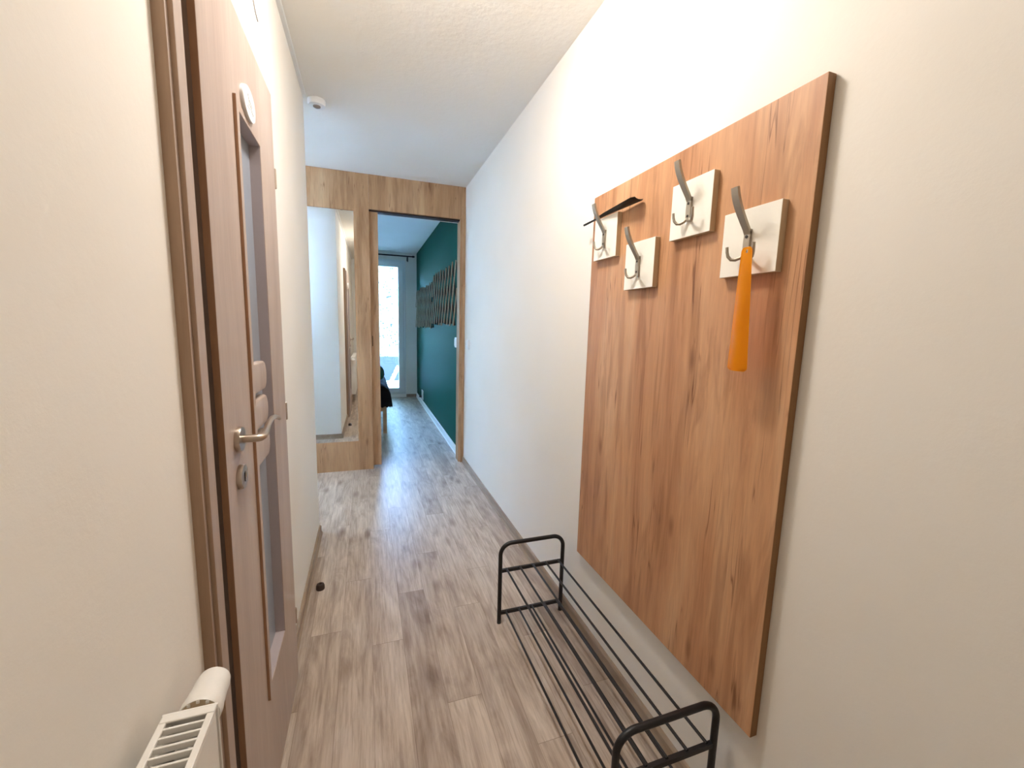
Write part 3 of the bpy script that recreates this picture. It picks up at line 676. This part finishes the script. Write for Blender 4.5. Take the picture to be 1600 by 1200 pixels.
# willow trellis panels on the green wall
def trellis(y0, y1, z0, z1, ny, lean, label, seed):
    rn = random.Random(seed)
    t = thing('willow_trellis', label, 'wall decoration', (XG, (y0+y1)/2, z0), 'willow trellises on the green wall')
    for layer, s, mt_ in ((0, 1, 'stick_shade'), (1, -1, 'stick')):  # back layer coloured dark as shade behind the front sticks
        bm = bmesh.new(); x = XG-.0100-.0150*layer
        for i in range(-3, ny+3):
            yb = y0+(y1-y0)*i/(ny-1)+rn.uniform(-.01, .01); yt = yb+s*lean; zb, zt = z0+rn.uniform(-.015, .015), z1+rn.uniform(-.015, .015)
            a, b = Vector((x, yb, zb)), Vector((x, yt, zt))
            def clip(a, b):
                if min(a.y, b.y) >= y0 and max(a.y, b.y) <= y1: return a, b
                ts = [0, 1]
                d = b-a
                lo, hi = sorted(((y0-a.y)/d.y, (y1-a.y)/d.y)); lo = max(lo, 0); hi = min(hi, 1)
                if hi-lo < .15: return None
                return a+d*lo, a+d*hi
            c_ = clip(a, b)
            if c_: 
                a, b = c_; m_ = (a+b)/2+Vector((0, rn.uniform(-.004, .004), 0))
                tube(bm, [a, m_, b], [.0080, .0070, .0060], 7)
        obj('stick_layer', bm, mt_, t, smooth=True)
trellis(4.02, 5.60, 1.31, 1.915, 10, .30, 'willow stick trellis on the green wall, the one nearer the doorway', 3)
trellis(5.62, 7.52, 1.262, 1.855, 12, .30, 'willow stick trellis on the green wall, the one nearer the balcony door', 8)
# curtain rod
cu = thing('curtain_rod', 'thin black curtain rod above the balcony door', 'curtain rod', (-.4, YB-.12, 2.44))
bm = bmesh.new(); tube(bm, [(-1.15, YB-.10, 2.437), (.765, YB-.10, 2.437)], .011, 12); obj('rod', bm, 'blackplastic', cu, smooth=True)
bm = bmesh.new(); lathe(bm, [(0, 0), (.012, 0), (.017, .012), (.017, .03), (.008, .045), (0, .05)], (.765, YB-.10, 2.437), (1, 0, 0), 16); obj('finial', bm, 'blackplastic', cu, smooth=True)
bm = bmesh.new(); box(bm, .683, .705, YB-.11, YB, 2.425, 2.445); box(bm, .683, .705, YB-.01, YB, 2.37, 2.46); box(bm, .686, .702, YB-.105, YB-.092, 2.345, 2.43); obj('bracket', bm, 'blackplastic', cu)

# ------------------------------------------------------------------ outside the balcony door
struct(obj('wall_facade', B(-6, 5, 10.5, 10.7, .5, 2.85), 'facade'), 'pale roughcast garden wall outside the balcony door')
struct(obj('trim_8', B(-6, 5, 10.47, 10.7, -.12, .505), 'plinth'), 'blue-grey plinth at the foot of the facade')
struct(obj('ground', B(-6, 5, YB+.14, 10.5, -.2, -.08), 'terrace'), 'pale terrace outside the balcony door')
gc = thing('folded_chair', 'white slatted folded garden chair leaning outside the balcony door', 'chair', (.5, 8.6, -.08))
bm = bmesh.new(); a, b_ = Vector((.36, 8.5, -.07)), Vector((.62, 8.75, .42))
for off in (0, .34):
    strip(bm, [a+Vector((0, off, 0)), b_+Vector((0, off, 0))], (0, 1, 0), .03, .03)
obj('side_rail', bm, 'whiteplastic', gc)
for i in range(7):
    p_ = a.lerp(b_, .1+i*.13); bm = bmesh.new(); box(bm, p_.x-.02, p_.x+.02, p_.y-.01, p_.y+.35, p_.z+.012, p_.z+.024); obj('slat', bm, 'whiteplastic', gc)
